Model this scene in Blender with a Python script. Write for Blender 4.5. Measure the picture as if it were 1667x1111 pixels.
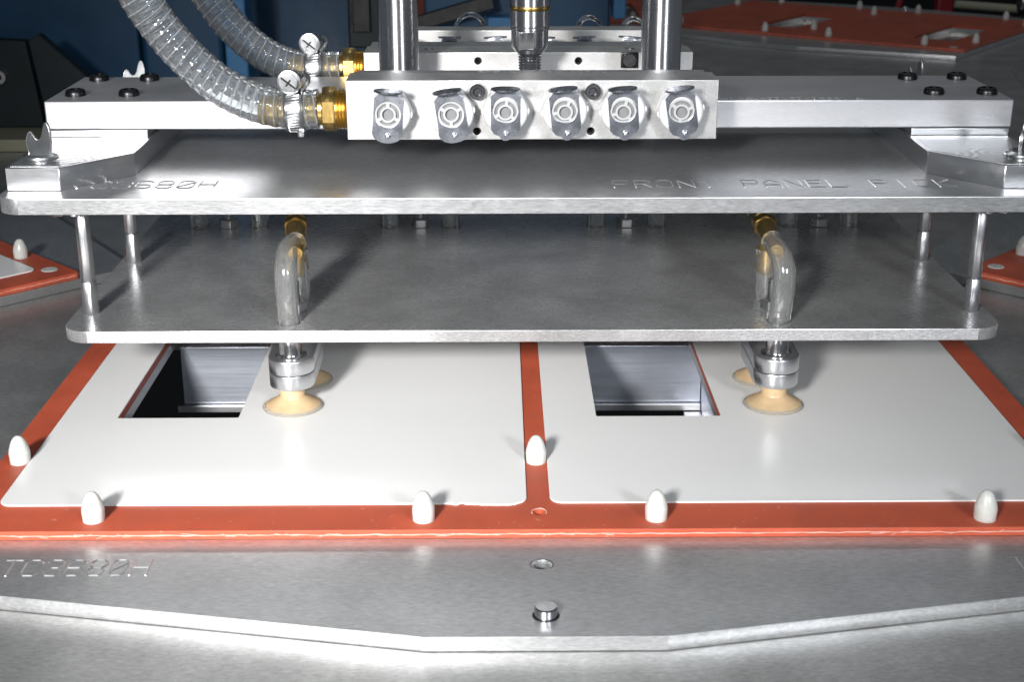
import bpy, bmesh, math, random
from mathutils import Vector, Matrix
from math import sin, cos, pi, radians as R

random.seed(7)
for o in list(bpy.data.objects):
    bpy.data.objects.remove(o, do_unlink=True)
scene = bpy.context.scene
COL = scene.collection
S = 0.001                                   # all numbers below are millimetres, z = 0 on top of the turntable

# ------------------------------------------------------------------ camera
PITCH, YAW, ROLL = R(19.57), R(0.55), R(0.03)
cam = bpy.data.cameras.new('camera')
cam.sensor_width = 36.0
cam.lens = 36.0 * 2350 / 1667
cam.clip_start, cam.clip_end = 0.02, 60
co = bpy.data.objects.new('camera', cam); COL.objects.link(co)
f = Vector((sin(YAW)*cos(PITCH), cos(YAW)*cos(PITCH), -sin(PITCH)))
r0 = Vector((cos(YAW), -sin(YAW), 0)); u0 = r0.cross(f)
rr = r0*cos(ROLL) - u0*sin(ROLL); uu = u0*cos(ROLL) + r0*sin(ROLL)
mw = Matrix.Identity(4)
for i in range(3):
    mw[i][0], mw[i][1], mw[i][2] = rr[i], uu[i], -f[i]
mw[0][3], mw[1][3], mw[2][3] = -17*S, 0, 287.5*S
co.matrix_world = mw
scene.camera = co
cam.dof.use_dof = True; cam.dof.focus_distance = 0.74; cam.dof.aperture_fstop = 26

# ------------------------------------------------------------------ light: dim hall, two photo lamps beside the camera
w = bpy.data.worlds.new('World'); scene.world = w; w.use_nodes = True
w.node_tree.nodes['Background'].inputs[0].default_value = (0.80, 0.90, 1.0, 1)
w.node_tree.nodes['Background'].inputs[1].default_value = 0.115
def lamp(name, loc, target, size, power, colr=(1, 1, 1), sy=None, spread=180):
    l = bpy.data.lights.new(name, 'AREA'); l.shape = 'RECTANGLE' if sy else 'DISK'; l.size = size*S
    if sy: l.size_y = sy*S
    l.energy = power; l.color = colr; l.spread = R(spread)
    o = bpy.data.objects.new(name, l); COL.objects.link(o)
    o.location = Vector(loc)*S
    o.rotation_euler = (Vector(target)-Vector(loc)).to_track_quat('-Z', 'Y').to_euler()
    return o
lamp('photo_lamp_left', (-359, -383, 480), (-120, 610, 30), 150, 2.2, (1, .985, .97), spread=48)
lamp('photo_lamp_right', (500, -400, 470), (0, 640, 60), 150, 0.58, (.93, .96, 1), spread=50)
lamp('hall_ceiling', (0, 4200, 2700), (0, 800, 0), 4200, 3, (.97, 1, 1), sy=2400)
lamp('ceiling_lamp', (100, 3000, 2350), (0, 700, 100), 600, 2.4, (.97, 1, 1), sy=600)
scene.view_settings.view_transform = 'Standard'
scene.view_settings.look = 'None'
scene.view_settings.exposure = 0
scene.view_settings.gamma = 1
scene.render.engine = 'CYCLES'

# ------------------------------------------------------------------ materials
def nodes(name):
    m = bpy.data.materials.new(name); m.use_nodes = True
    nt = m.node_tree
    return m, nt, nt.nodes['Principled BSDF']
def noise(nt, scale, detail=4, rough=.55, stretch=(1, 1, 1), coord='Object', rotz=0.0):
    tc = nt.nodes.new('ShaderNodeTexCoord'); mp = nt.nodes.new('ShaderNodeMapping')
    mp.inputs['Scale'].default_value = stretch
    mp.inputs['Rotation'].default_value = (0, 0, rotz)
    n = nt.nodes.new('ShaderNodeTexNoise'); n.inputs['Scale'].default_value = scale
    n.inputs['Detail'].default_value = detail; n.inputs['Roughness'].default_value = rough
    nt.links.new(tc.outputs[coord], mp.inputs[0]); nt.links.new(mp.outputs[0], n.inputs['Vector'])
    return n.outputs[0]
def remap(nt, sock, a, b, lo, hi):
    n = nt.nodes.new('ShaderNodeMapRange'); nt.links.new(sock, n.inputs[0])
    for i, v in enumerate((a, b, lo, hi)): n.inputs[i+1].default_value = v
    return n.outputs[0]
def mixcol(nt, sock, c1, c2):
    n = nt.nodes.new('ShaderNodeMix'); n.data_type = 'RGBA'
    nt.links.new(sock, n.inputs[0]); n.inputs[6].default_value = (*c1, 1); n.inputs[7].default_value = (*c2, 1)
    return n.outputs[2]
def bump(nt, b, sock, strength, dist, chain=None):
    n = nt.nodes.new('ShaderNodeBump'); n.inputs['Strength'].default_value = strength
    n.inputs['Distance'].default_value = dist*S
    nt.links.new(sock, n.inputs['Height'])
    if chain: nt.links.new(chain, n.inputs['Normal'])
    nt.links.new(n.outputs[0], b.inputs['Normal'])
    return n.outputs[0]
def metal(name, c=(.78, .79, .80), r=.3, rv=.1, brush=None, grain=0.0, gscale=1800, blotch=True, dirt=.25, scratch=0.0, sscale=700, sst=(1, 8, 8), aniso=0.0, gd=.08, met=1.0, lines=0.0):
    m, nt, b = nodes(name)
    b.inputs['Metallic'].default_value = met
    bl = noise(nt, 22, 6, .6)
    if blotch:
        cs = mixcol(nt, remap(nt, bl, .38, .68, 0, 1), tuple(x*(1-dirt) for x in c), c)
        if scratch:
            sc = remap(nt, noise(nt, sscale, 4, .75, sst), .35, .7, 1-scratch, 1+scratch*.6)
            mm = nt.nodes.new('ShaderNodeVectorMath'); mm.operation = 'SCALE'
            nt.links.new(cs, mm.inputs[0]); nt.links.new(sc, mm.inputs['Scale']); cs = mm.outputs[0]
        for k in range(3 if lines else 0):
            ln = remap(nt, noise(nt, 46+17*k, 2, .5, (1, 40, 1), rotz=(.5, 2.2, 1.25)[k]), .655, .70, 0, lines)
            mx = nt.nodes.new('ShaderNodeMix'); mx.data_type = 'RGBA'; mx.blend_type = 'ADD'
            nt.links.new(ln, mx.inputs[0]); nt.links.new(cs, mx.inputs[6]); mx.inputs[7].default_value = (.3, .3, .3, 1); cs = mx.outputs[2]
        nt.links.new(cs, b.inputs['Base Color'])
    else:
        b.inputs['Base Color'].default_value = (*c, 1)
    if brush:
        s = noise(nt, 260, 5, .7, brush)
    else:
        s = noise(nt, 90, 6, .65)
    nt.links.new(remap(nt, s, .3, .7, max(.02, r-rv), r+rv), b.inputs['Roughness'])
    ch = None
    if grain: bump(nt, b, noise(nt, gscale, 3, .6), grain, gd, ch)
    if aniso:
        b.inputs['Anisotropic'].default_value = aniso; b.inputs['Anisotropic Rotation'].default_value = .25
        tn = nt.nodes.new('ShaderNodeTangent'); tn.direction_type = 'RADIAL'; tn.axis = 'Z'
        nt.links.new(tn.outputs[0], b.inputs['Tangent'])
    return m
def plain(name, c, r=.5, metallic=0, spec=.5, rv=.08, nscale=120, cv=.12, bmp=0.0, bscale=900, sss=0, coat=0, smudge=0.0, dust=0.0):
    m, nt, b = nodes(name)
    n = noise(nt, nscale, 5, .6)
    nt.links.new(mixcol(nt, remap(nt, n, .3, .7, 0, 1), tuple(x*(1-cv) for x in c), c), b.inputs['Base Color'])
    nt.links.new(remap(nt, n, .3, .7, max(.02, r-rv), min(1, r+rv)), b.inputs['Roughness'])
    b.inputs['Metallic'].default_value = metallic
    if dust:                                                # specks of dust (pale) or grime (dark)
        src = b.inputs['Base Color'].links[0].from_socket
        mx = nt.nodes.new('ShaderNodeMix'); mx.data_type = 'RGBA'
        nt.links.new(remap(nt, noise(nt, 420, 2, .4), .70, .76, 0, abs(dust)), mx.inputs[0])
        nt.links.new(src, mx.inputs[6]); mx.inputs[7].default_value = (.8, .7, .62, 1) if dust > 0 else (.3, .28, .25, 1)
        nt.links.new(mx.outputs[2], b.inputs['Base Color'])
    if smudge:                                              # handling marks show in the gloss only
        nt.links.new(remap(nt, noise(nt, 34, 6, .7), .42, .72, r-.03, r+smudge), b.inputs['Roughness'])
    b.inputs['Specular IOR Level'].default_value = spec
    b.inputs['Coat Weight'].default_value = coat; b.inputs['Coat Roughness'].default_value = .1
    if sss:
        b.inputs['Subsurface Weight'].default_value = sss
        b.inputs['Subsurface Radius'].default_value = (.004, .004, .0038); b.inputs['Subsurface Scale'].default_value = 1
    if bmp: bump(nt, b, noise(nt, bscale, 4, .6), bmp, .1)
    return m
def clear(name, c, r=.04, ior=1.45, milk=0.0):
    m, nt, b = nodes(name)
    b.inputs['Base Color'].default_value = (*c, 1); b.inputs['Transmission Weight'].default_value = 1-milk
    b.inputs['IOR'].default_value = ior
    nt.links.new(remap(nt, noise(nt, 150, 3), .3, .7, r*.6, r*1.6), b.inputs['Roughness'])
    return m
M = {}
M['plate'] = metal('rolled_aluminium', (.64, .65, .66), .36, .08, (1, 7, 7), .10, 1500, dirt=.16, scratch=.26, sscale=230, sst=(1, 6, 6), met=.84, lines=.2)
M['plate_dark'] = metal('oxidised_aluminium', (.62, .625, .63), .26, .06, (1, 8, 8), .05, 1500, dirt=.3, scratch=.16, sscale=230, sst=(1, 6, 6), met=.66, lines=.2)  # oxide-grey metal with random blotches and a diffuse part
M['table'] = metal('ground_turntable_aluminium', (.64, .64, .63), .38, .09, (1, 4, 4), .10, 1500, dirt=.26, scratch=.28, sscale=260, sst=(1, 3.5, 3.5), met=.84, lines=.35)
M['edge'] = metal('sawn_aluminium', (.70, .70, .71), .42, .05, (.12, 1, 4), .08, 1300, dirt=.08)
M['bar'] = metal('extruded_aluminium', (.66, .66, .68), .44, .06, (.06, 5, 5), .08, 1500, dirt=.10, scratch=.10, sst=(.3, 5, 5))
M['block'] = metal('tumbled_aluminium', (.56, .56, .555), .45, .08, None, .6, 2000, dirt=.06, scratch=.16, sscale=1100, sst=(1, 1, 1), gd=.08)
M['bracket'] = metal('milled_aluminium', (.68, .69, .71), .33, .03, (.3, .8, .8), .05, 1500, dirt=.08, scratch=.06, sst=(.3, 2, 2))
M['engrave'] = metal('cut_groove_aluminium', (.78, .78, .78), .42, .08, None, 0, blotch=False)
M['steel'] = metal('turned_steel', (.62, .62, .63), .16, .06, (4, 4, .3), 0, dirt=.1)
M['chrome'] = metal('ground_guide_rod_steel', (.62, .62, .64), .30, .04, (.6, .6, 6), 0, dirt=.06, aniso=.9)
M['zinc'] = metal('zinc_plated_steel', (.58, .59, .60), .30, .06, None, .1, 900, dirt=.12)
M['stainless'] = metal('stamped_stainless', (.52, .54, .60), .27, .06, None, .04, 900, dirt=.10)
M['black_bolt'] = metal('black_oxide_steel', (.06, .06, .065), .32, .08, None, .1, 900, dirt=.3)
M['screw'] = metal('dark_plated_steel', (.20, .20, .21), .30, .06, None, .05, 900, dirt=.2)
M['insert'] = plain('pale_valve_plastic', (.46, .47, .47), .4, cv=.05)
M['pocket'] = metal('drawn_bluish_aluminium', (.74, .78, .87), .42, .04, (.05, 3, 3), .03, 1500, dirt=.15, scratch=.06, sst=(.2, 5, 5))
M['brass'] = metal('brass', (.74, .51, .18), .31, .06, (4, .4, .4), .05, 900, dirt=.25)
M['brass_dull'] = metal('tarnished_brass', (.50, .32, .10), .30, .08, None, .05, 900, dirt=.35)
M['mat'] = plain('red_silicone_rubber', (.46, .084, .039), .55, rv=.12, nscale=38, cv=.22, bmp=.35, bscale=800, spec=.4, dust=.14)
M['fibre'] = plain('frayed_fibre_and_rim_highlight', (.66, .40, .34), .6)  # fibre colour, also used for the painted highlight on the mat hole
M['sheet'] = plain('white_plastic_sheet', (.735, .735, .728), .25, rv=.015, nscale=9, cv=.03, spec=.38)
M['nylon'] = plain('ivory_nylon', (.58, .585, .555), .28, rv=.06, nscale=180, cv=.1, sss=.5)
M['acetal'] = plain('white_acetal', (.72, .72, .74), .38, rv=.05, cv=.04, sss=.05)
M['grey_plastic'] = plain('recess_shaded_plastic', (.22, .225, .23), .4, cv=.05)  # grey darkened to put recess shade into the valve floor and bore
M['dark'] = plain('black_paint_and_bore_shade', (.012, .012, .014), .6)  # black machine parts; also painted shade inside holes and bores
M['hole'] = plain('gap_shade_steel', (.05, .05, .05), .5, metallic=1)  # near-black colour carries the shade of the gap round the dowel
M['amber'] = plain('amber_silicone', (.58, .42, .245), .38, rv=.06, nscale=160, cv=.2, sss=.1, spec=.45)
M['blue'] = plain('navy_machine_paint', (.010, .048, .105), .45, nscale=12, cv=.3, bmp=.05, bscale=120, spec=.25)
M['blue2'] = plain('bright_blue_machine_paint', (.03, .14, .30), .42, nscale=12, cv=.2, bmp=.05, bscale=120, spec=.3)
M['teal'] = plain('dark_teal_machine_paint', (.006, .013, .016), .5, nscale=20, cv=.3, spec=.25)
M['olive'] = plain('olive_grey_paint', (.22, .22, .15), .5, nscale=10, cv=.2)
M['floor'] = plain('dark_concrete', (.02, .02, .02), .8, nscale=4, cv=.4)
M['red'] = plain('red_guard_paint', (.30, .012, .02), .45)
M['beige'] = plain('beige_pipe_paint', (.42, .40, .30), .5)
M['pvc'] = clear('clear_pvc', (.95, .98, 1.0), .02, milk=.05)
M['tube'] = clear('cloudy_clear_tubing', (.95, .96, .95), .07, milk=.06)
M['wire'] = clear('white_hose_spiral', (.95, .97, 1.0), .2, milk=.45)
M['lip'] = clear('clear_cup_lip', (.97, .92, .82), .12, 1.4, milk=.22)
# milled swirl on the clamp blocks
m, nt, b = nodes('swirl_milled_aluminium')
b.inputs['Metallic'].default_value = 1; b.inputs['Base Color'].default_value = (.60, .61, .62, 1)
b.inputs['Roughness'].default_value = .27
tc = nt.nodes.new('ShaderNodeTexCoord'); sx = nt.nodes.new('ShaderNodeSeparateXYZ'); cx_ = nt.nodes.new('ShaderNodeCombineXYZ')
pg = nt.nodes.new('ShaderNodeMath'); pg.operation = 'PINGPONG'; pg.inputs[1].default_value = .013
ad = nt.nodes.new('ShaderNodeMath'); ad.operation = 'ADD'; ad.inputs[1].default_value = .085
nt.links.new(tc.outputs['Object'], sx.inputs[0]); nt.links.new(sx.outputs[0], pg.inputs[0]); nt.links.new(sx.outputs[1], ad.inputs[0])
nt.links.new(pg.outputs[0], cx_.inputs[0]); nt.links.new(ad.outputs[0], cx_.inputs[1])
wv = nt.nodes.new('ShaderNodeTexWave'); wv.wave_type = 'RINGS'; wv.rings_direction = 'Z'
wv.inputs['Scale'].default_value = 70; wv.inputs['Distortion'].default_value = 2.0; wv.inputs['Detail'].default_value = 3
nt.links.new(cx_.outputs[0], wv.inputs[0])
nt.links.new(remap(nt, wv.outputs[1], 0, 1, .30, .46), b.inputs['Roughness'])
bump(nt, b, wv.outputs[1], .06, .2)
M['swirl'] = m

# ------------------------------------------------------------------ mesh helpers (millimetres in, metres out)
class B:
    def __init__(self): self.bm = bmesh.new()
    def poly(self, faces_pts):
        for p in faces_pts:
            self.bm.faces.new([self.bm.verts.new(q) for q in p])
    def box(self, x0, x1, y0, y1, z0, z1, bev=.4, seg=2):
        t = bmesh.new(); bmesh.ops.create_cube(t, size=1)
        for v in t.verts:
            v.co = ((x0+x1)/2+v.co.x*(x1-x0), (y0+y1)/2+v.co.y*(y1-y0), (z0+z1)/2+v.co.z*(z1-z0))
        if bev: bmesh.ops.bevel(t, geom=list(t.edges), offset=bev, segments=seg, profile=.5, affect='EDGES')
        self.add(t); return self
    def add(self, t, mat=None):
        me = bpy.data.meshes.new('tmp'); t.to_mesh(me); t.free()
        if mat: me.transform(mat)
        self.bm.from_mesh(me); bpy.data.meshes.remove(me); return self
    def mesh(self, me, mat=None):
        if mat: me.transform(mat)
        self.bm.from_mesh(me); bpy.data.meshes.remove(me); return self
    def lathe(self, prof, n=32, c=(0, 0, 0), axis='Z', a0=0.0):
        t = bmesh.new(); rings = []
        for (r, z) in prof:
            if r < 1e-6: rings.append([t.verts.new((0, 0, z))])
            else: rings.append([t.verts.new((r*cos(2*pi*i/n+a0), r*sin(2*pi*i/n+a0), z)) for i in range(n)])
        for a, bq in zip(rings, rings[1:]):
            for i in range(n):
                j = (i+1) % n
                if len(a) == 1 and len(bq) == 1: continue
                if len(a) == 1: t.faces.new((a[0], bq[i], bq[j]))
                elif len(bq) == 1: t.faces.new((a[i], a[j], bq[0]))
                else: t.faces.new((a[i], a[j], bq[j], bq[i]))
        bmesh.ops.recalc_face_normals(t, faces=t.faces)
        mt = {'Z': Matrix.Identity(4), 'X': Matrix.Rotation(pi/2, 4, 'Y'), 'Y': Matrix.Rotation(-pi/2, 4, 'X'),
              '-Y': Matrix.Rotation(pi/2, 4, 'X')}[axis] if isinstance(axis, str) else axis
        return self.add(t, Matrix.Translation(c) @ mt)
    def prism(self, pts, z0, z1, bev=.3, seg=1, mat=None):
        t = bmesh.new()
        a = [t.verts.new((x, y, z0)) for x, y in pts]; c = [t.verts.new((x, y, z1)) for x, y in pts]
        t.faces.new(list(reversed(a))); t.faces.new(c)
        for i in range(len(pts)):
            j = (i+1) % len(pts); t.faces.new((a[i], a[j], c[j], c[i]))
        bmesh.ops.recalc_face_normals(t, faces=t.faces)
        if bev: bmesh.ops.bevel(t, geom=list(t.edges), offset=bev, segments=seg, affect='EDGES', clamp_overlap=True)
        return self.add(t, mat)
    def tube(self, path, r, n=16, caps=True, inner=None):
        fr = frames(path); t = bmesh.new()
        def skin(rad):
            rings = []
            for k, (p, nx, bx) in enumerate(fr):
                q = rad(k) if callable(rad) else rad
                rings.append([t.verts.new(p+nx*q*cos(2*pi*i/n)+bx*q*sin(2*pi*i/n)) for i in range(n)])
            for a, c in zip(rings, rings[1:]):
                for i in range(n): t.faces.new((a[i], a[(i+1) % n], c[(i+1) % n], c[i]))
            return rings
        o = skin(r)
        if inner:
            q = skin(inner)
            for e in (0, -1):
                for i in range(n): t.faces.new((o[e][i], o[e][(i+1) % n], q[e][(i+1) % n], q[e][i]))
        elif caps:
            t.faces.new(o[0]); t.faces.new(o[-1])
        bmesh.ops.recalc_face_normals(t, faces=t.faces)
        return self.add(t)
def frames(path):
    P = [Vector(p) for p in path]; out = []; nx = None
    for k, p in enumerate(P):
        tg = (P[min(k+1, len(P)-1)]-P[max(k-1, 0)]).normalized()
        if nx is None: nx = tg.orthogonal().normalized()
        nx = (nx-tg*nx.dot(tg)).normalized()
        out.append((p, nx, tg.cross(nx)))
    return out
def smooth(pts, n=10):
    P = [Vector(p) for p in pts]; P = [P[0]*2-P[1]]+P+[P[-1]*2-P[-2]]; out = []
    for i in range(1, len(P)-2):
        a, b_, c, d = P[i-1:i+3]
        for k in range(n):
            t = k/n
            out.append(.5*((2*b_)+(c-a)*t+(2*a-5*b_+4*c-d)*t*t+(3*b_-a-3*c+d)*t**3))
    out.append(P[-2]); return out
def rrect(x0, y0, x1, y1, r, n=6):
    out = []
    for cx, cy, a in ((x1-r, y0+r, -90), (x1-r, y1-r, 0), (x0+r, y1-r, 90), (x0+r, y0+r, 180)):
        for k in range(n+1):
            t = R(a+90*k/n); out.append((cx+r*cos(t), cy+r*sin(t)))
    return out
def circle(x, y, r, n=24): return [(x+r*cos(2*pi*i/n), y+r*sin(2*pi*i/n)) for i in range(n)]
def sheet_mesh(outline, holes, z0, z1, bev=.3):
    cu = bpy.data.curves.new('tmp', 'CURVE'); cu.dimensions = '2D'; cu.fill_mode = 'BOTH'
    cu.extrude = (z1-z0)/2-bev; cu.bevel_depth = bev; cu.bevel_resolution = 1
    for k, pts in enumerate([outline]+list(holes)):
        sp = cu.splines.new('POLY'); sp.points.add(len(pts)-1); sp.use_cyclic_u = True
        if k: pts = list(reversed(pts))
        for q, (x, y) in zip(sp.points, pts): q.co = (x, y, 0, 1)
    o = bpy.data.objects.new('tmp', cu)
    me = bpy.data.meshes.new_from_object(o)
    bpy.data.objects.remove(o); bpy.data.curves.remove(cu)
    me.transform(Matrix.Translation((0, 0, (z0+z1)/2)))
    return me

def wloc(o):
    v = Vector((0, 0, 0))
    while o: v += o.location; o = o.parent
    return v
def link(o, parent):
    COL.objects.link(o); o.parent = parent; return o
def obj(name, b, mat, parent=None, ang=32, at=None):
    """b: a B() in world millimetres (or local to `at` when given). Linked as one mesh."""
    me = bpy.data.meshes.new(name)
    b.bm.to_mesh(me); b.bm.free()
    bmesh_fix(me)
    me.transform(Matrix.Scale(S, 4))
    base = wloc(parent) if parent else Vector((0, 0, 0))
    if name in FACETED: ang = 14                # bevelled hexagons keep crisp flats
    o = bpy.data.objects.new(name, me)
    if at is None: me.transform(Matrix.Translation(-base))
    else: o.location = Vector(at)*S-base
    me.set_sharp_from_angle(angle=R(ang))
    for p in me.polygons: p.use_smooth = max(abs(q) for q in p.normal) < .9995
    me.materials.append(M[mat])
    return link(o, parent)
FACETED = {'standoff', 'upper_standoff', 'hex_nut', 'quick_coupling', 'hex', 'hex_collar', 'clamp_block', 'nut_under_plate', 'screw_head'}
def bmesh_fix(me):
    t = bmesh.new(); t.from_mesh(me); bmesh.ops.remove_doubles(t, verts=t.verts, dist=1e-4)
    t.to_mesh(me); t.free()
def tag(o, label, cat=None, group=None, kind=None):
    if label: o['label'] = label
    if cat: o['category'] = cat
    if group: o['group'] = group
    if kind: o['kind'] = kind
    return o
def thing(name, loc, label, cat, group=None):
    o = bpy.data.objects.new(name, None); o.empty_display_size = .01; COL.objects.link(o)
    o.location = Vector(loc)*S
    return tag(o, label, cat, group)
def copy_tree(o, parent=None):
    c = o.copy(); COL.objects.link(c); c.parent = parent
    for ch in list(o.children):
        copy_tree(ch, c)
    return c
def piece(name, src, parent, at):
    """another piece sharing src's mesh"""
    o = bpy.data.objects.new(name, src.data); o.location = Vector(at)*S-wloc(parent); return link(o, parent)

# single-stroke engraving font on a 4 x 6 grid
FONT = {'T': [[(0, 6), (4, 6)], [(2, 6), (2, 0)]], 'C': [[(4, 5), (3, 6), (1, 6), (0, 5), (0, 1), (1, 0), (3, 0), (4, 1)]],
 '3': [[(0, 5), (1, 6), (3, 6), (4, 5), (4, 4), (3, 3), (4, 2), (4, 1), (3, 0), (1, 0), (0, 1)], [(1.5, 3), (3, 3)]],
 '6': [[(4, 5), (3, 6), (1, 6), (0, 5), (0, 1), (1, 0), (3, 0), (4, 1), (4, 2), (3, 3), (0, 3)]],
 '8': [[(1, 3), (0, 4), (0, 5), (1, 6), (3, 6), (4, 5), (4, 4), (3, 3), (1, 3), (0, 2), (0, 1), (1, 0), (3, 0), (4, 1), (4, 2), (3, 3)]],
 '0': [[(1, 0), (0, 1), (0, 5), (1, 6), (3, 6), (4, 5), (4, 1), (3, 0), (1, 0)], [(0, 1), (4, 5)]],
 'H': [[(0, 0), (0, 6)], [(4, 0), (4, 6)], [(0, 3), (4, 3)]], 'F': [[(0, 0), (0, 6), (4, 6)], [(0, 3), (3, 3)]],
 'R': [[(0, 0), (0, 6), (3, 6), (4, 5), (4, 4), (3, 3), (0, 3)], [(2, 3), (4, 0)]],
 'O': [[(1, 0), (0, 1), (0, 5), (1, 6), (3, 6), (4, 5), (4, 1), (3, 0), (1, 0)]],
 'N': [[(0, 0), (0, 6), (4, 0), (4, 6)]], 'P': [[(0, 0), (0, 6), (3, 6), (4, 5), (4, 4), (3, 3), (0, 3)]],
 'A': [[(0, 0), (0, 4), (2, 6), (4, 4), (4, 0)], [(0, 2), (4, 2)]], 'E': [[(4, 6), (0, 6), (0, 0), (4, 0)], [(0, 3), (3, 3)]],
 'L': [[(0, 6), (0, 0), (4, 0)]], 'I': [[(2, 0), (2, 6)]], 'K': [[(0, 0), (0, 6)], [(4, 6), (0, 3), (4, 0)]],
 '-': [[(.5, 3), (3.5, 3)]], 'V': [[(0, 6), (2, 0), (4, 6)]], '1': [[(1, 5), (2, 6), (2, 0)]], '7': [[(0, 6), (4, 6), (1, 0)]]}
def engraving(parent, text, x, y, z, h, pitch, w_=None, sw=1.0, dep=.16):
    b = B(); t = bmesh.new(); cw = (w_ or pitch*.68)/4; ch = h/6
    for k, c in enumerate(text):
        for line in FONT.get(c, []):
            for (ax, ay), (bx_, by) in zip(line, line[1:]):
                p = Vector((x+k*pitch+ax*cw, y+ay*ch, z)); q = Vector((x+k*pitch+bx_*cw, y+by*ch, z))
                d = (q-p).normalized(); s = Vector((-d.y, d.x, 0))*sw/2; e = d*sw*.12; up = Vector((0, 0, dep))
                v = [t.verts.new(u) for u in (p-e-s, p-e+s, q+e+s, q+e-s, p+up, q+up)]
                for fc in ((0, 3, 5, 4), (2, 1, 4, 5), (1, 0, 4), (3, 2, 5)): t.faces.new([v[i] for i in fc])
    bmesh.ops.recalc_face_normals(t, faces=t.faces)
    b.add(t)
    return obj('engraved_lettering', b, 'engrave', parent, ang=5)

def hexpts(r, a=0): return [(r*cos(a+i*pi/3), r*sin(a+i*pi/3)) for i in range(6)]
def hexrod(b, x, y, z0, z1, r, a=0, bev=.3): return b.prism([(x+p, y+q) for p, q in hexpts(r, a)], z0, z1, bev)
RX = Matrix.Rotation(pi/2, 4, 'Y')           # local z -> world x
RF = Matrix.Rotation(pi/2, 4, 'X')           # local (x, y) -> world (x, z), local z -> world -y

# ================================================================== SETTING
fl = obj('floor', B().box(-4000, 4000, -1500, 6500, -920, -900, 0), 'floor'); tag(fl, None, kind='structure')
wl = obj('wall', B().box(-4000, 4000, 6400, 6500, -900, 3000, 0), 'floor'); tag(wl, None, kind='structure')
YC = 1566.0
HOLES = [(-207, 664, -146, 830), (31, 664, 94, 830)]
def rot(x, y, a):
    dx, dy = x, y-YC
    return (dx*cos(a)-dy*sin(a), dx*sin(a)+dy*cos(a)+YC)
STN = {'main': 0, 'left': -45, 'right': 45, 'right_far': 90, 'back_right': 135, 'back': 180}
YM = 722.0
def pose(k):
    if k == 'back_right': return 510.0, 2222.0, R(143.3)
    x, y = rot(0, YM, R(STN[k])); return x, y, R(STN[k])
def onst(k, x, y):
    px, py, a = pose(k); dx, dy = x, y-YM
    return (px+dx*cos(a)-dy*sin(a), py+dx*sin(a)+dy*cos(a))
th = []
for k, a in STN.items():
    for (x0, y0, x1, y1) in HOLES:
        g = 3 if a else 16
        th.append([onst(k, x, y) for x, y in ((x0-g, y0-26*(a == 0)-3), (x1+3+12*(a == 0), y0-26*(a == 0)-3), (x1+3+12*(a == 0), y1+3), (x0-g, y1+3))])
tt = obj('turntable', B().mesh(sheet_mesh([rot(1140*cos(2*pi*i/180), YC+1140*sin(2*pi*i/180), 0) for i in range(180)], th, -14, 0, .5)), 'table')
tag(tt, None, kind='structure')
for k, (x0, y0, x1, y1) in enumerate(HOLES):
    obj('pocket_back_wall', B().box(x0-12 if k else x0+2.5, x1+9, 800, 806, -36, -.2, .3), 'pocket', tt)
    obj('pocket_ledge', B().box(x0-12 if k else x0-1, x1+9, 797, 806, -40.5, -36.4, .4), 'edge', tt)
    obj('pocket_side_wall', B().box(x1+9.5, x1+14, y0-20, 806, -44, -.2, .3), 'pocket', tt)
obj('pocket_foot', B().box(93, 103.2, 740, 796.6, -44, -40.8, .4), 'edge', tt)

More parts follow.
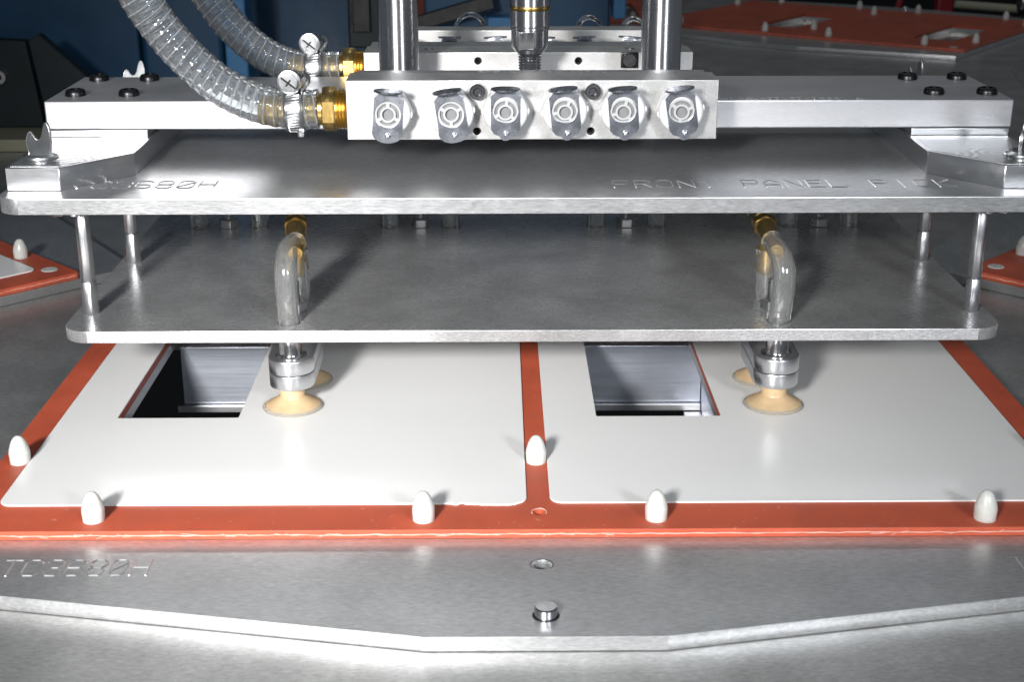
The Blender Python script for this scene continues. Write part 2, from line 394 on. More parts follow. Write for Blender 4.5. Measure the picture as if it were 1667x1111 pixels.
# ================================================================== STATION FIXTURES on the turntable
YM = 722.0
def make_fixture():
    root = thing('station_fixture', (0, YM, 0), 'aluminium fixture plate with red rubber mat under the two white panels, nearest station', 'fixture', 'fixtures round the turntable')
    po = [(-251, 505), (-45, 465), (45, 465), (251, 505), (251, 939), (45, 979), (-45, 979), (-251, 939)]
    ph = [[(x0-.2, y0-1.5), (x1+.4, y0-1.5), (x1+.4, y1+1), (x0-.2, y1+1)] for x0, y0, x1, y1 in HOLES] + [circle(0, 520, 4.2)]
    obj('base_plate', B().mesh(sheet_mesh(po, ph, .25, 6.4, .3)), 'plate', root)
    mo = rrect(-248.5, 543.5, 248.5, 900.5, 3)
    mh = [[(x0, y0), (x1, y0), (x1, y1), (x0, y1)] for x0, y0, x1, y1 in HOLES] + [circle(0, 559.5, 3.0, 16)]
    mt = obj('rubber_mat', B().mesh(sheet_mesh(mo, mh, 6.45, 10.5, .35)), 'mat', root)
    b = B()
    for (ax, ay), (bx_, by) in (((-247, 543.0), (247, 543.0)), ((248.8, 546), (248.8, 898)), ((247, 900.8), (-247, 900.8)), ((-248.8, 898), (-248.8, 546))):
        n = 130; pts = []
        for i in range(n+1):
            t = i/n
            pts.append((ax+(bx_-ax)*t+random.uniform(-.12, .12), ay+(by-ay)*t+random.uniform(-.05, .05), 8.5+random.uniform(-.22, .22)))
        b.tube(pts, lambda k: random.uniform(.14, .34), 6)
    for i in range(46):
        x = random.uniform(-240, 240); p = (x, 543.2, 8.4); L = random.uniform(3, 9)*random.choice((-1, 1))
        b.tube([p, (x+L*.5, 542.6, 8.4+random.uniform(-.4, .9)), (x+L, 542.7, 8.4+random.uniform(-1.2, 1.2))], .13, 4)
    obj('fibre_core', b, 'fibre', mt)
    prof = [(0, 13.2), (1.1, 13.0), (2.2, 12.3), (3.1, 11.1), (3.9, 9.4), (4.6, 7.3), (5.05, 5.4), (5.1, 4.8), (4.9, 0), (4.7, -3)]
    pin = None
    for (x, y) in ((-239, 614), (-189.3, 554), (-49.3, 553), (0, 612), (49.6, 553), (189.4, 551.5), (239, 614),
                   (-239, 830), (-189.3, 890), (-49.3, 890), (0, 832), (49.6, 890), (189.4, 890), (239, 830)):
        if pin is None: pin = obj('locating_pin', B().lathe([(r*.95, z) for r, z in prof], 28), 'nylon', root, at=(x, y, 10.5))
        else:
            q = piece('locating_pin', pin, root, (x, y, 10.5)); q.rotation_euler.z = random.uniform(0, 6)
    bt = obj('mat_button', B().lathe([(0, .5), (5, .45), (5.6, 0), (5.6, -1)], 28), 'nylon', root, at=(230, 889, 10.5))
    piece('mat_button', bt, root, (-230, 889, 10.5))
    b = B().lathe([(0, 4.1), (3.9, 4.1), (4.5, 3.6), (4.5, -.6)], 32)
    obj('dowel_pin', b, 'steel', root, at=(0.4, 480, 6.4))
    obj('dowel_seat', B().lathe([(4.5, .06), (5.2, .1), (5.3, 0)], 32), 'hole', root, at=(0.4, 480, 6.4))  # dark ring paints the shaded gap round the pin
    obj('threaded_insert', B().lathe([(4.9, .02), (4.5, .05), (4.1, -.35), (4.05, -1.6), (3.8, -1.9), (4.05, -2.2), (4.05, -5.4)], 32), 'steel', root, at=(0, 520, 6.4))
    obj('hole_shade_disc', B().lathe([(0, -5.4), (4.1, -5.4)], 24), 'dark', root, at=(0, 520, 6.4))  # black disc, shade at the bottom of the hole painted in
    obj('hole_rim_highlight', B().tube([(3.25*cos(t*pi/12), 559.5+3.25*sin(t*pi/12), 10.5+random.uniform(-.1, .15)) for t in range(-2, 15)], .28, 6), 'fibre', mt)  # pale arc paints a highlight along the back of the hole's rim
    engraving(root, 'TC3680H', -217.5, 512.8, 6.4, 12.8, 8.75, 6.6, .85, .36)
    engraving(root, 'TC3680H', 190.5, 511.5, 6.4, 12.8, 8.75, 6.6, .5, .12)
    return root
fx = make_fixture()
lab = {'left': 'fixture plate with dark red mat at the left edge, behind the tooling',
       'right': 'fixture plate with bare red mat at the right edge, beside the standoffs',
       'right_far': 'fixture plate corner with red mat farthest right, above the crossbar end',
       'back_right': 'bare red mat fixture with two square cut-outs at the upper right',
       'back': 'far fixture with orange mat glimpsed between the guide rods'}
for k, a in STN.items():
    if k == 'main': continue
    c = copy_tree(fx); x, y, a = pose(k); c.location = (x*S, y*S, 0); c.rotation_euler.z = a; c['label'] = lab[k]

# white panels lying on the mats
def jag(x0, y0, x1, y1, r, hole, chip=False):
    o = rrect(x0, y0, x1, y1, r, 8)
    if chip:                                   # rough flash along the right end of the front edge
        o2 = []
        for i, p in enumerate(o):
            o2.append(p)
        rough = [(x1-34, y0), (x1-33, y0+.1), (x1-31, y0-.9), (x1-29.5, y0-.7), (x1-28.6, y0+.5), (x1-27.2, y0+.4), (x1-26, y0-.5), (x1-24, y0-.3), (x1-22.8, y0-.75),
                 (x1-21, y0-.6), (x1-19.5, y0-1.1), (x1-16, y0-1.15), (x1-13, y0-1.35), (x1-10, y0-1.25), (x1-7.5, y0-1.3), (x1-5.2, y0-.8)]
        return rough+o2[2:], hole
    return o, hole
def panel(x0, x1, y0, y1, hole, label, chip=False, at=None):
    o, h = jag(x0, y0, x1, y1, 5.5, hole, chip)
    p = obj('white_panel', B().mesh(sheet_mesh(o, [h], 10.55, 11.35, .18)), 'sheet', None, 30)
    tag(p, label, 'panel', 'white plastic panels on the mats')
    return p
def hz(h): x0, y0, x1, y1 = h; return rrect(x0+.2, y0+.3, x1-.4, y1, 1.0, 3)
panel(-234.3, -5.4, 567, 883, hz(HOLES[0]), 'white plastic panel with square window, left of the centre red strip, chipped front edge', True)
panel(5.2, 233.8, 567.5, 883, hz(HOLES[1]), 'white plastic panel with square window, right of the centre red strip')
pl = panel(5.2, 226, 567, 882, hz(HOLES[1]), 'shaded white panel on the dark red mat at the left edge')
x, y = rot(0, 0, R(-45)); pl.location = (x*S, y*S, 0); pl.rotation_euler.z = R(-45)

# ================================================================== LOWER PLATE with its cup mounts
sp = thing('suction_plate', (0, 790, 50.2), 'lower aluminium plate hung on hexagonal standoffs, carrying the suction cups', 'plate')
tubes_xy = [(-121.3, 679), (-120.6, 716), (122.2, 679), (122.4, 716)]
rear_n = [-182.6, -65, 61.6, 180.7]
tub = [(x, y) for x, y in tubes_xy] + [(n+s, 862) for n in rear_n for s in (-18.6, 18.6)]
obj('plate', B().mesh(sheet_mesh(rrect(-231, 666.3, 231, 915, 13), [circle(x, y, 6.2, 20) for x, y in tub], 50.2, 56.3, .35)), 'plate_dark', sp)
for i, (x, y) in enumerate(((-223, 695), (223, 695), (-223, 786), (223, 786))):
    lo = obj('standoff', hexrod(B(), x, y, 56.35, 73.6, 4.1, R(5 if i % 2 else -5)), 'bracket', sp)
    obj('upper_standoff', hexrod(B(), x, y, 73.65, 114.8, 3.75, R(-4 if i % 2 else 7)), 'bracket', lo)
studs = [(-120.4, 698), (122.4, 699)] + [(n, 862) for n in rear_n]
nutm = None
for i, (x, y) in enumerate(studs):
    st = obj('stud', B().lathe([(0, 16), (2.2, 16), (2.6, 15.4)]+[(2.6-.25*(k % 2), 15-.45*k) for k in range(32)]+[(0, .1)], 20), 'zinc', sp, at=(x, y, 56.3))
    if nutm is None:
        b = hexrod(B(), 0, 0, .1, 5.2, 6.2, 0, .4); b.lathe([(3.4, 5.2), (2.7, 5.6), (2.6, 5.7)], 24)
        nutm = obj('hex_nut', b, 'zinc', st, at=(x, y, 56.3))
    else:
        q = piece('hex_nut', nutm, st, (x, y, 56.3)); q.rotation_euler.z = R((0, 3, -14, 6, 1, 10)[i])
def cup_mount(x, y, horiz=False):
    def stad(cx, cy, L, r):
        o = []
        for s in (1, -1):
            for k in range(13):
                t = R(-90+180*k/12)+(0 if s > 0 else pi)
                o.append((cx+s*L+r*cos(t), cy+r*sin(t)))
        return o if horiz else [(cx-(q-cy), cy+(p-cx)) for p, q in o]
    up = obj('clamp_bar', B().mesh(sheet_mesh(stad(x, y, 18.6, 11), [], 31.6, 39, .35)), 'bracket', sp)
    obj('lower_clamp_bar', B().mesh(sheet_mesh(stad(x, y, 18.6, 10.9), [], 23.8, 31.2, .35)), 'bracket', up)
    for s in (-1, 1):
        cx, cy = (x+18.6*s, y) if horiz else (x, y+18.6*s)
        obj('spacer_tube', B().lathe([(5.7, 39.05), (8, 39.05), (8, 39.5), (5.9, 40), (5.7, 40.4), (5.7, 50.15)], 28, (cx, cy, 0)), 'steel', up)
cup_mount(-121, 697.6); cup_mount(122.3, 697.6)
for n in rear_n: cup_mount(n, 862, True)

cupm = None
def cup(x, y, label):
    global cupm
    t = thing('suction_cup', (x, y, 11.4), label, 'suction cup', 'suction cups under the lower plate')
    if cupm is None:
        stem = obj('cup_body', B().lathe([(0, 12.6), (6.3, 12.6), (6.4, 12), (6.2, 6.9), (6.6, 6.0), (8.2, 5.0), (10.8, 3.2), (14.0, 1.5), (14.1, 1.2), (10, 2.4), (6, 4.2), (0, 5)], 40), 'amber', t, at=(x, y, 11.4))
        lip = obj('cup_lip', B().lathe([(13.7, 1.7), (14.5, 1.2), (15.2, .75), (15.4, .35), (15.2, .06), (14.6, .25), (13.7, .9)], 40), 'lip', t, at=(x, y, 11.4))
        cupm = (stem, lip)
    else:
        piece('cup_body', cupm[0], t, (x, y, 11.4)); piece('cup_lip', cupm[1], t, (x, y, 11.4))
cup(-121.3, 679, 'amber suction cup on the left white panel, front one below the left clamp')
cup(-120.6, 716, 'suction cup half hidden behind the front left cup')
cup(122.2, 679, 'amber suction cup on the right white panel, front one below the right clamp')
cup(122.4, 716, 'suction cup half hidden behind the front right cup')
for i, n in enumerate(rear_n):
    for s in (-1, 1):
        cup(n+18.6*s, 862, 'rear row suction cup under the lower plate, '+['leftmost', 'second from the left', 'third from the left', 'fourth from the left', 'fourth from the right', 'third from the right', 'second from the right', 'rightmost'][i*2+(s > 0)])

# vacuum tubing between the plates
def tubing(path, label, r=5.6, ri=3.7, n=8):
    p = smooth(path, n)
    t = thing('vacuum_tube', path[0], label, 'tube', 'clear vacuum tubes between the plates')
    obj('tube_wall', B().tube(p, r, 20, inner=ri), 'tube', t, 60)
    return t
def tee(x, y, z, ang, label):
    t = thing('brass_tee', (x, y, z), label, 'fitting', 'brass tee fittings between the plates')
    A = Matrix.Translation((x, y, z)) @ Matrix.Rotation(ang, 4, 'Z') @ Matrix.Rotation(R(7), 4, 'X')
    b = B()
    t0 = bmesh.new()
    q = B().lathe([(2.4, -24), (3.3, -24), (4.0, -21), (3.5, -20.8), (4.0, -17.5), (3.5, -17.3), (3.5, -8), (4.5, -7.6), (4.6, -7), (4.6, -6.5), (5.0, 8), (5.4, 8.5), (5.4, 13), (5.2, 13.5), (4.8, 16), (5.6, 16.6), (5.6, 21), (4, 24), (4, 34), (0, 34)], 24, axis='Y')
    q.lathe([(0, -24), (2.4, -23.5)], 16, axis='Y')
    me = bpy.data.meshes.new('tmp'); q.bm.to_mesh(me); q.bm.free(); b.mesh(me, A)
    obj('tee_body', b, 'brass', t)
    q = B(); q.lathe([(0, 0), (4.4, -2), (4.4, -8), (3.4, -8.5), (4.0, -14), (3.4, -14.2), (4.0, -19), (2.8, -22), (0, -22)], 24)
    me = bpy.data.meshes.new('tmp'); q.bm.to_mesh(me); q.bm.free()
    b = B().mesh(me, A); obj('branch_barb', b, 'brass', t)
    q = B(); q.prism(hexpts(6.6, R(30)), 9, 15, .4)
    me = bpy.data.meshes.new('tmp'); q.bm.to_mesh(me); q.bm.free()
    obj('hex_collar', B().mesh(me, A @ Matrix.Rotation(-pi/2, 4, 'X')), 'brass_dull', t)
    return A
A = tee(-120.6, 714, 91.5, R(7), 'brass tee fitting behind the left bent tube')
tubing([(-121.3, 679, 41), (-121.3, 679, 56), (-121.4, 678.6, 70), (-121.6, 679.6, 80), (-121.6, 683.5, 87.5), (-121.8, 692, 90.2), A @ Vector((0, -10, 0))], 'clear bent tube rising in front of the left brass tee')
tubing([(-120.6, 716, 41), (-120.6, 716, 62), A @ Vector((0, .5, -8))], 'short clear tube hidden behind the left bent tube')
tubing([A @ Vector((0, 25, 0)), A @ Vector((0, 36, 4)), A @ Vector((0, 48, 16))], 'clear tube leaving the back of the left brass tee')
A = tee(121.4, 714, 91.5, R(1), 'brass tee fitting behind the right bent tube, its bore showing')
tubing([(122.2, 679, 41), (122.4, 679, 56), (123.4, 678.6, 70), (123.8, 679.8, 80), (123, 683.5, 87), (122, 692, 89.8), A @ Vector((0, -10, 0))], 'clear bent tube rising in front of the right brass tee')
tubing([(122.4, 716, 41), (122, 716, 62), A @ Vector((0, .5, -8))], 'short clear tube hidden behind the right bent tube')
tubing([A @ Vector((0, 25, 0)), A @ Vector((-2, 36, 4)), A @ Vector((-4, 48, 16))], 'clear tube leaving the back of the right brass tee')
rear_lab = ['outermost left', 'second from the left', 'third from the left, bent over', 'fourth from the left', 'fourth from the right', 'third from the right', 'second from the right', 'outermost right']
for i, n in enumerate(rear_n):
    for k, s in enumerate((-1, 1)):
        x = n+18.6*s; lb = 'clear tube in the rear row between the plates, '+rear_lab[i*2+k]
        if i == 1 and s < 0:
            tubing([(x, 862, 41), (x, 862, 58), (x+1, 862, 76), (x+8, 862, 92), (x+22, 863, 101), (x+40, 866, 104), (x+70, 872, 105)], lb)
        elif i == 3 and s > 0:
            tubing([(x, 862, 41), (x, 862, 60), (x-3, 866, 80), (x-14, 872, 96), (x-40, 878, 104)], lb)
        else:
            tubing([(x, 862, 41), (x, 862, 70), (x+s*1.5, 864, 95), (x+s*3, 868, 114)], lb)

# ================================================================== UPPER PLATE with clamp blocks and wing screws
mp_ = thing('mounting_plate', (0, 794, 114.9), 'upper aluminium plate under the crossbar, engraved FRONT PANEL PICK', 'plate')
obj('plate', B().mesh(sheet_mesh(rrect(-255, 666.3, 255, 922, 11), [], 114.9, 122.7, .4)), 'plate', mp_)
engraving(mp_, 'TC3680H', -225.5, 687, 122.7, 14.5, 10.35, 7.6, 1.0, .36)
engraving(mp_, 'FRONT PANEL PICK', 39.5, 686, 122.7, 14.5, 10.6, 7.6, .8, .3)
def mirx(pts, s): return [(s*x, y) for x, y in pts][::s]
for s in (-1, 1):
    o = [(-253.5, 681.5), (-227.6, 681.5), (-199.5, 715), (-199.5, 874), (-227.6, 907.5), (-253.5, 907.5)]
    blk = obj('clamp_block', B().prism(mirx(o, -s), 122.75, 134.2, .35), 'bracket', mp_)
    b = B(); b.box(*sorted((s*201.5, s*253.2)), 754.2, 834.6, 134.25, 137.9, .3)
    obj('block_step', b, 'bracket', blk)
    oo = [(-251.5, 684), (-228.5, 684), (-202, 716), (-202, 752), (-251.5, 752)]
    obj('milled_face', B().prism(mirx(oo, -s), 134.2, 134.32, 0), 'swirl', blk)
    for yy, fl_ in ((697, 1), (892, -1)):
        x = s*240.5
        sc = obj('wing_screw', B().lathe([(0, 4.2), (6.4, 4.0), (8.6, 3.0), (8.9, 2.2), (8.6, 1.2), (6.6, .6), (6.6, .1), (0, .1)], 36), 'zinc', blk, at=(x, yy, 134.2))
        t = [(-5.6, 3), (-6.4, 6), (-6.8, 9), (-6.2, 12), (-5.2, 14), (-4.2, 14.6), (-3.2, 13.4), (-2.2, 11.4), (-1, 10.3), (.2, 10.6), (1.4, 12.4), (2.2, 15), (3, 17.6), (4, 19.2), (5.2, 19.4), (6.3, 17.5), (6.9, 14), (6.9, 10), (6.2, 6.5), (5.4, 3)]
        b = B().prism(t, -.9, .9, .35, 2, mat=Matrix.Rotation(R(-14 if s < 0 else 62)*fl_, 4, 'Z') @ RF)
        # bend the plate into a shallow scoop
        for v in b.bm.verts: v.co.y += -.035*v.co.x**2 + 1.2
        obj('wing', b, 'zinc', sc, at=(x, yy, 134.2))
        if fl_ > 0:
            nb = obj('nut_under_plate', hexrod(B(), x+s*-7, yy-6, 108.4, 112.6, 4.2, .3, .4).lathe([(0, 112.6), (6.8, 112.6), (6.8, 114.8), (0, 114.8)], 24, (x+s*-6, yy-6, 0)), 'zinc', sc)
            obj('retaining_clip', B().tube(smooth([(x+s*-12, yy-6, 114.5), (x+s*-13, yy-7, 110), (x+s*-16, yy-7, 109), (x+s*-18, yy-6, 114.5)], 6), 1.1, 8), 'zinc', sc)

# ================================================================== CROSSBAR
cb = thing('crossbar', (0, 794.5, 138), 'flat aluminium crossbar above the upper plate with black bolts at both ends', 'bar')
obj('bar', B().box(-254.5, 254.5, 755, 834, 138, 153, .8, 2), 'bar', cb)
bolt = None
for i, (x, y) in enumerate(((-243, 823), (-214.5, 823), (-242.8, 773.6), (-214.3, 773.4), (216, 822), (244, 822), (217.2, 773.4), (245.6, 773))):
    if bolt is None:
        b = B().lathe([(2.9, 1.6), (2.9, 3.4), (3.3, 3.5), (4.6, 3.1), (5.3, 2.2), (5.5, 1.1), (5.5, .05), (0, .05)], 32); b.prism(hexpts(2.9), 1.4, 1.6, 0)
        bolt = obj('button_head_bolt', b, 'black_bolt', cb, at=(x, y, 153))
        cs = obj('counterbore_ring', B().lathe([(6.3, .06), (6.9, .02)], 32), 'engrave', bolt, at=(x, y, 153))
    else:
        q = piece('button_head_bolt', bolt, cb, (x, y, 153)); piece('counterbore_ring', cs, q, (x, y, 153))
engraving(cb, 'ACP-AV-77137-73681 A', 98, 756.6, 153, 5.2, 3.9, 2.7, .4, .25)

# ================================================================== MANIFOLDS with quick couplings
def coupling(parent, x, y, z, variant, tilt, spin, flip=False):
    hexb = B().prism(hexpts(12.1), 0, 10.5, .5, 2, mat=RF)
    hexb.lathe([(11.2, 10), (10.6, 11.8), (9.6, 12.6), (5.9, 12.6), (5.9, 11.0)], 36, axis=RF)
    c = obj('quick_coupling', hexb, 'acetal', parent, at=(x, y, z))
    if variant == 'A':
        o = [(-4.6, 11.2), (-4.6, 10), (-7, 7.6), (-7.1, -7.6), (-7.4, -9.4)] + [(-7.4+14.8*k/14, -9.4-4.6*math.sqrt(max(0, 1-((k-7)/7)**2))) for k in range(15)] + [(7.1, -7.6), (7, 7.6), (4.6, 10), (4.6, 11.2)]
        hc = (0, 0)
    else:
        o = [(-4.6, 11.2), (-4.6, 10), (-7.2, 7.6), (-7, 6.6), (-7, -8.4), (-5.6, -10.6), (-3, -11.6), (-2, -13), (-1, -13.8), (1, -13.8), (2, -13), (3, -11.6), (5.6, -10.6), (7, -8.4), (7, 6.6), (7.2, 7.6), (4.6, 10), (4.6, 11.2)]
        hc = (0, 1.3)
    h = circle(hc[0], hc[1], 6.55, 40)
    me = sheet_mesh(o[::-1] if False else o[::-1][::-1], [h], 12.7, 13.9, .15); me.transform(RF)
    obj('latch_plate', B().mesh(me), 'stainless', c, at=(x, y, z))
    # thumb tab bent forward
    to = [(7.2*cos(t), 4.6*sin(t)-5.0) for t in [2*pi*k/28 for k in range(28)]]
    b = B().prism([(p, q) for p, q in to], -.5, .5, .2, 1, mat=Matrix.Translation((0, -12.8, 12.4)) @ Matrix.Rotation(R(4), 4, 'X'))
    b.box(-4.6, 4.6, -15.2, -12.9, 10.9, 12.4, .3)
    obj('thumb_tab', b, 'stainless', c, at=(x, y, z))
    ins = B()
    ins.lathe([(5.5, 11), (5.5, 13.4), (6.4, 13.5), (6.4, 12.0)], 40, axis=RF)
    ins.lathe([(2.9, 9), (2.9, 13.7), (3.9, 13.7), (3.9, 11)], 32, axis=RF)
    for k in range(3):
        a = spin+k*2*pi/3
        ins.add(_box(3.7, 5.8, -.8, .8, 11, 13.45), RF @ Matrix.Rotation(a, 4, 'Z'))
    if variant == 'B':
        ins.lathe([(5.8, 12.62), (7.2, 12.66), (7.2, 12.7)], 36, axis=Matrix.Translation((0, 0, 1.3)) @ RF)
    obj('valve_insert', ins, 'insert', c, at=(x, y, z))
    obj('valve_floor', B().lathe([(2.9, 11.9), (5.6, 11.9)], 32, axis=RF), 'grey_plastic', c, at=(x, y, z))
    obj('valve_bore', B().lathe([(0, 11.2), (2.9, 11.2)], 28, axis=RF), 'grey_plastic', c, at=(x, y, z))
    obj('release_pin', B().lathe([(0, 2.1), (.8, 1.8), (1.25, .9), (1.3, -1)], 20, axis=Matrix.Translation((.3, -13.9, -10.2)) @ RF), 'chrome', c, at=(x, y, z))
    c.rotation_euler = (0, tilt, pi if flip else 0)
    return c
def _box(x0, x1, y0, y1, z0, z1):
    t = bmesh.new(); bmesh.ops.create_cube(t, size=1)
    for v in t.verts: v.co = ((x0+x1)/2+v.co.x*(x1-x0), (y0+y1)/2+v.co.y*(y1-y0), (z0+z1)/2+v.co.z*(z1-z0))
    return t
def face_block(x0, x1, y0, y1, z0, z1, holes, front_only=True):
    """block whose front face carries round bores"""
    me = sheet_mesh([(x0, z0), (x1, z0), (x1, z1), (x0, z1)], [circle(hx, hz_, hr, 20) for hx, hz_, hr in holes], 0, y1-y0, .35)
    me.transform(Matrix.Translation((0, y1, 0)) @ RF)
    return B().mesh(me)
fm = thing('front_manifold', (0, 735, 140.8), 'front aluminium vacuum manifold with six white quick couplings', 'manifold')
FH = [(-27.6, 144.6, 2.3), (29.3, 144.5, 2.3)]
obj('manifold_block', face_block(-92, 92, 715.6, 740.8, 140.8, 169.6, FH), 'block', fm)
obj('backing_block', B().box(-90, 90, 741.2, 754.6, 141.4, 169.0, .35), 'plate', fm)
for hx, hz_, hr in FH: obj('bore_shade_disc', B().lathe([(0, 728), (hr+.02, 728)], 20, (hx, 0, hz_), 'Y'), 'dark', fm)  # black discs paint the darkness inside the bores
cx6 = [-70.8, -40.0, -13.4, 15.7, 44.3, 72.8]
for i, x in enumerate(cx6):
    coupling(fm, x, 715.4, 155.6 if i < 2 else 156.6, 'A' if i < 2 else 'B', R([4, -8, 0, -6, -5, -9][i]), R([-30, -90, -45, -60, -55, -100][i])+random.uniform(-.2, .2))
for x in (-27.2, 29.9):
    b = B().lathe([(2.0, 3.0), (2.0, 4.6), (2.3, 4.8), (3.5, 4.8), (3.9, 4.3), (3.95, .05)], 30, axis=Matrix.Translation((x, 715.6, 165)) @ RF)
    b.prism(hexpts(2.0), 2.8, 3.0, 0, mat=Matrix.Translation((x, 715.6, 165)) @ RF)
    obj('socket_head_screw', b, 'screw', fm)
engraving(fm, 'ACP-AV-77137-7EVV', -27, 744.5, 169.0, 7, 3.95, 2.8, .45, .25)
for x in (-61, 63): obj('set_screw', B().lathe([(0, .5), (1.0, .4), (1.2, .02)], 16, (x, 739.6, 169.6)), 'chrome', fm)

rm = thing('rear_manifold', (0, 860, 140), 'rear aluminium vacuum manifold behind the crossbar and guide rods', 'manifold')
RH = [(-28.4, 161.6, 2.4), (29.3, 161.5, 2.4)]
obj('manifold_block', face_block(-93.5, 94.5, 834.6, 861, 139.8, 166.1, RH), 'block', rm)
obj('backing_block', B().box(-93, 94, 861.4, 886, 140, 165.6, .4), 'plate', rm)
for hx, hz_, hr in RH: obj('bore_shade_disc', B().lathe([(0, 846), (hr+.02, 846)], 20, (hx, 0, hz_), 'Y'), 'dark', rm)  # bore darkness painted with black discs here too
for i, x in enumerate((-76, -47, -18, 11, 37, 64, 84)[:6]):
    coupling(rm, x, 886.2, 153.6, 'B', R(random.uniform(-4, 4)), R(random.uniform(0, 120)), True)
b = B().box(53.5, 63.5, 832.9, 834.5, 157.6, 166.6, .5)
obj('recess_plate', b, 'black_bolt', rm)
b = B().lathe([(0, 2.4), (3.6, 2.4), (3.9, 2), (3.9, .05)], 28, axis=Matrix.Translation((58.5, 832.8, 162.4)) @ RF); obj('socket_head_screw', b, 'screw', rm)
engraving(rm, 'ACP-AV-77137', -30, 836.5, 166.1, 5, 4.2, 2.8, .45, .25)
for x in (-57, 60): obj('set_screw', B().lathe([(0, .8), (2.6, .6), (2.9, .02)], 20, (x, 848, 166.1)), 'chrome', rm)
rb = thing('rear_block', (0, 938, 120), 'pale metal strip with round tube ends behind the rear manifold', 'block')
obj('block', B().box(-86, 84, 930, 950, 130, 166.6, .5), 'block', rb)
for x, r_ in ((-35, 11), (43, 9), (72, 8)):
    obj('tube_end', B().lathe([(r_, -6), (r_, 4), (r_-1.2, 5), (r_-2.4, 4), (r_-2.4, -6)], 32, (x, 958, 163.5), 'Y'), 'tube', rb)

# ================================================================== GUIDE RODS and PISTON ROD
def rod(x, label):
    t = thing('guide_rod', (x, 795, 153.2), label, 'rod', 'guide rods on the crossbar')
    obj('rod', B().lathe([(0, 153.2), (10.6, 153.2), (10.9, 153.6), (10.9, 420), (0, 420)], 48, (x, 795, 0)), 'chrome', t)
    obj('clamp_collar', B().lathe([(11.0, 153.3), (13.4, 153.3), (13.4, 157.5), (11.0, 157.5)], 40, (x, 795, 0)), 'steel', t)
rod(-71, 'polished steel guide rod at the left, above the first couplings')
rod(72, 'polished steel guide rod at the right, above the last couplings')
pr = thing('piston_rod', (.4, 795, 153.2), 'threaded steel piston rod between the two guide rods', 'rod')
b = B().lathe([(0, 153.2)]+[(6.35-(.55 if k % 2 else 0), 153.2+.75*k) for k in range(27)]+[(5.8, 174)], 32, (.4, 795, 0)); obj('thread', b, 'steel', pr)
b = B().lathe([(5.8, 172.2), (7.6, 172.4), (9.8, 175.5), (10.1, 176.5), (10.1, 184.8), (10.6, 185.2), (10.6, 186), (10.3, 186.4), (10.7, 187), (10.7, 420), (0, 420)], 48, (.4, 795, 0))
obj('rod_body', b, 'chrome', pr)
obj('wrench_flat', B().box(-6.2, 3.0, 784.9, 786.5, 174.5, 184.5, .5), 'steel', pr)
obj('grease_ring', B().lathe([(10.75, 195.2), (10.95, 195.8), (10.95, 197), (10.75, 197.6)], 40, (.4, 795, 0)), 'brass_dull', pr)

# ================================================================== HOSES, CLAMPS, BRASS FITTINGS
def hose(path, r, label, pitch=5.2):
    p = smooth(path, 40)
    t = thing('spiral_hose', path[0], label, 'hose', 'clear spiral hoses')
    fr = frames(p); L = [0]
    for a, c in zip(p, p[1:]): L.append(L[-1]+(c-a).length)
    obj('hose_wall', B().tube(p, lambda k: r+.22*cos(2*pi*L[k]/pitch), 28, inner=r-2.3), 'pvc', t, 60)
    pts = []; n = int(L[-1]/pitch*16); k = 0
    for i in range(n):
        s = i/16*pitch
        while k < len(L)-2 and L[k+1] < s: k += 1
        u = (s-L[k])/max(1e-6, L[k+1]-L[k]); c0, n0, b0 = fr[k]; c1, n1, b1 = fr[k+1]
        an = 2*pi*i/16; q = r-1.15
        pts.append(c0.lerp(c1, u)+(n0.lerp(n1, u)*cos(an)+b0.lerp(b1, u)*sin(an))*q)
    obj('spiral_wire', B().tube(pts, .32, 5), 'wire', t, 60)
def clamp(x, y, z, r, label):
    t = thing('hose_clamp', (x, y, z), label, 'clamp', 'worm drive hose clamps')
    bd = obj('band', B().lathe([(r+.1, -4.6), (r+.9, -4.8), (r+1.3, -4.0), (r+1.0, -3.4), (r+1.0, 3.4), (r+1.3, 4.0), (r+.9, 4.8), (r+.1, 4.6)], 48, (x, y, z), 'X'), 'zinc', t)
    b = B()
    for k in range(17):
        a = R(50-k*9.5)                        # up the camera-facing side
        b.add(_box(-2.9, 2.9, -.36, .36, -.3, .55), Matrix.Translation((x, y, z)) @ Matrix.Rotation(pi/2-a, 4, 'X') @ Matrix.Translation((0, 0, r+1.0)) @ Matrix.Rotation(.16, 4, 'Z'))
    obj('worm_ribs', b, 'zinc', bd)
    obj('screw_housing', B().box(x-4.6, x+4.6, y-6, y+7, z+r+.8, z+r+7.2, 1.6, 3), 'zinc', t)
    hd = B().lathe([(5.9, 0), (6.3, .4), (6.3, 1.6), (5.8, 2.2), (4.9, 2.4), (0, 2.4)], 36, axis=Matrix.Translation((x-1.5, y-6.4, z+r+5.2)) @ RF)
    hd.prism(hexpts(4.9, .2), 2.2, 5.0, .5, 2, mat=Matrix.Translation((x-1.5, y-6.4, z+r+5.2)) @ RF)
    h = obj('screw_head', hd, 'zinc', t)
    T = Matrix.Translation((x-1.5, y-6.4, z+r+5.2)) @ RF @ Matrix.Rotation(R(-38), 4, 'Z')
    s = B().add(_box(-4.3, 4.3, -.45, .45, 4.9, 5.06), T); s.add(_box(-.4, .4, -2.0, 2.0, 4.9, 5.08), T)
    obj('screw_slot', s, 'black_bolt', h)
    obj('band_tail', B().box(x+1.2, x+4.8, y-7, y-2, z-r-3.2, z-r+1.5, .9, 2), 'zinc', bd)
    obj('bridge', B().tube(smooth([(x+4, y-4, z+r+1), (x+7.2, y-5, z+r+4), (x+7.6, y-3, z+r+7), (x+5.2, y, z+r+8)], 5), 1.1, 8), 'zinc', t)
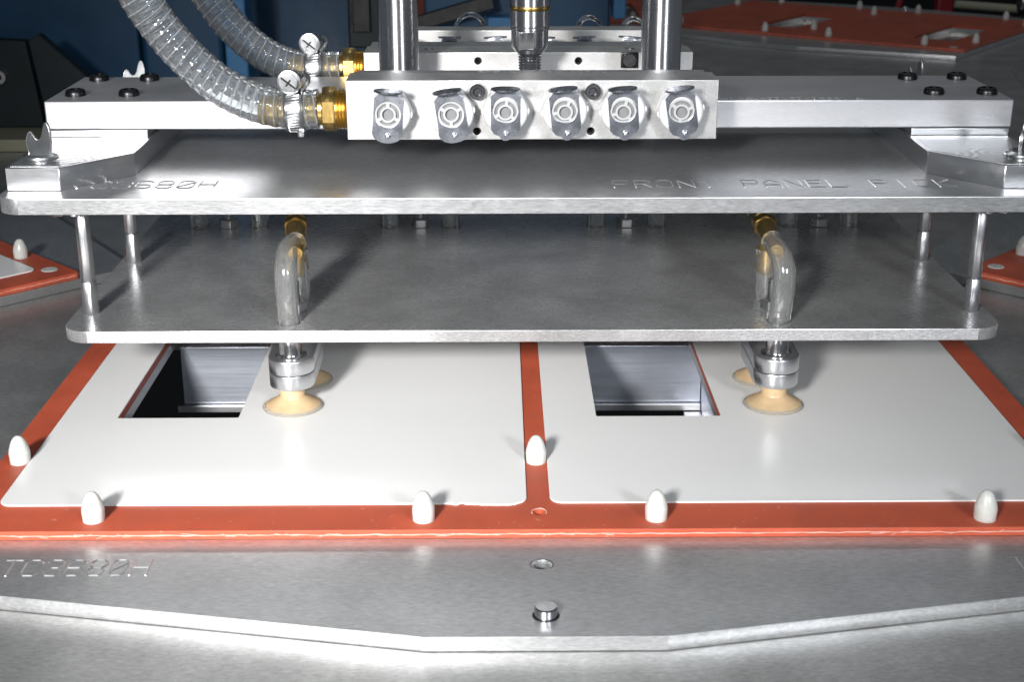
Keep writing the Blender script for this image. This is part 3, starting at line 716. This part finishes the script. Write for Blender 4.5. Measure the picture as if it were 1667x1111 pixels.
def fitting(x1, y, z, label, rb_):
    t = thing('brass_fitting', (x1, y, z), label, 'fitting', 'brass hose fittings')
    b = B().prism(hexpts(11.6, R(30)), x1-13.5, x1-6.5, .6, 2, mat=Matrix.Translation((0, y, z)) @ RX @ Matrix.Rotation(R(30), 4, 'Z'))
    obj('hex', b, 'brass', t)
    pr_ = [(0, x1-6.8), (10.2, x1-6.8)]
    for k in range(4): pr_ += [(10.3, x1-6.3+k*1.6), (9.4, x1-5.5+k*1.6)]
    pr_ += [(9.4, x1-.1), (0, x1-.1)]
    obj('thread', B().lathe(pr_, 40, (0, y, z), 'X'), 'brass', t)
    pr_ = [(0, x1-46), (rb_-1.6, x1-46)]
    for k in range(4): pr_ += [(rb_, x1-42+k*6), (rb_-.8, x1-41.7+k*6)]
    pr_ += [(rb_-.6, x1-16), (rb_+1, x1-15.5), (rb_+1, x1-13.4), (0, x1-13.4)]
    obj('barb', B().lathe(pr_, 36, (0, y, z), 'X'), 'brass', t)
fitting(-92, 729, 153.6, 'larger brass hex fitting screwed into the front manifold', 7.2)
fitting(-93.5, 850, 155.8, 'brass hex fitting screwed into the rear manifold', 7.2)
hose([(-108, 729, 153.6), (-118, 729, 153.4), (-130, 729, 154.6), (-142, 729, 158), (-154, 729, 164), (-165, 729, 172.5), (-175, 728, 183), (-184, 727, 195), (-191, 725, 207), (-198, 722, 222), (-206, 718, 242)], 9.9,
     'clear spiral hose in front, running to the larger brass fitting')
hose([(-109, 850, 155.8), (-121, 850, 155.6), (-132, 850, 156), (-143, 850, 158.8), (-153, 850, 163.8), (-163, 850, 171.5), (-172, 850, 181), (-180, 850, 192), (-187, 850, 204), (-195, 850, 222)], 9.8,
     'clear spiral hose behind, running to the rear manifold')
clamp(-119.5, 729, 153.4, 9.9, 'steel worm clamp on the front hose, hanging before the crossbar')
clamp(-124, 850, 155.6, 9.8, 'steel worm clamp on the rear hose')

# ================================================================== MACHINE BEHIND
bm_ = thing('blue_machine', (-450, 1550, 2), 'dark blue painted machine frame behind the left hoses', 'machine')
obj('wide_panel', B().box(-760, -385, 1500, 1530, 12.5, 520, 2), 'blue', bm_)
obj('fold_panel', B().box(-385, -300, 1508, 1538, 12.5, 520, 6, 3), 'blue', bm_)
obj('column', B().box(-296, -273, 1494, 1540, 2, 520, 2), 'blue2', bm_)
obj('recessed_panel', B().box(-300, -165, 1660, 1690, 2, 520, 2), 'blue', bm_)
obj('cabinet_end', B().box(-176, -140, 1560, 1640, 66, 520, 2), 'teal', bm_)
obj('black_beam', B().box(-170, -152, 1552, 1556, 84, 520, 1), 'dark', bm_)
obj('base_beam', B().box(-760, -330, 1345, 1490, .3, 12, 1), 'olive', bm_)
def bgpoly(pts, y0, y1):
    return B().prism([(x, z) for x, z in pts], 0, y1-y0, 1.0, mat=Matrix.Translation((0, y1, 0)) @ RF)
gs = obj('gusset_plate', bgpoly([(-466, 96), (-455, 103), (-392, 42), (-392, 12), (-455, 12.5)], 1400, 1412), 'teal', bm_)
gp = obj('bearing_plate', bgpoly([(-540, 100), (-469, 96), (-459, 12.5), (-540, 12.5)], 1402, 1416), 'teal', bm_)
obj('plate_bolt', B().lathe([(3, 1), (3, 5), (6.5, 5), (7, 4), (7, 0)], 24, axis=Matrix.Translation((-497, 1402, 62)) @ RF), 'zinc', gp)
hub = thing('hub_housing', (0, 1600, 0), 'blue painted housing in the middle of the turntable behind the piston rod', 'machine')
obj('housing', B().box(-96, 104, 1580, 1720, .5, 420, 3), 'blue', hub)
obj('corner_post', B().box(-28, 2, 1545, 1578, .5, 100, 2), 'blue2', hub)
obj('short_post', B().box(106, 120, 1570, 1600, 95, 420, 1.5), 'blue2', hub)
obj('slanted_rail', B().box(-60, 50, -9, 9, -7, 7, 1), 'dark', hub, at=(-70, 1540, 104)).rotation_euler = (0, R(-16), 0)
gu = thing('guard_post', (885, 2950, -900), 'dark red upright post beyond the turntable rim', 'post')
obj('post', B().box(862, 892, 2930, 2960, -900, 300, 3), 'red', gu)
b = B().tube([(770, 2900, -60), (800, 2900, 60), (810, 2900, 200)], 6, 10); th_ = obj('brace', b, 'red', gu)
pp = obj('pipe', B().tube([(886, 2900, -40), (1020, 2900, -50)], 7.5, 16), 'beige'); tag(pp, 'beige horizontal pipe beyond the turntable rim at upper right', 'pipe')
rl = thing('roller', (830, 2300, 0), 'dark round roller at the upper right corner', 'roller')
obj('drum', B().lathe([(0, -30), (26, -30), (28, -28), (28, 28), (26, 30), (0, 30)], 32, (845, 2330, 30), 'X'), 'black_bolt', rl)
obj('end_cap', B().lathe([(0, -34), (14, -34), (15, -30.5), (0, -30.5)], 28, (845, 2330, 30), 'X'), 'zinc', rl)
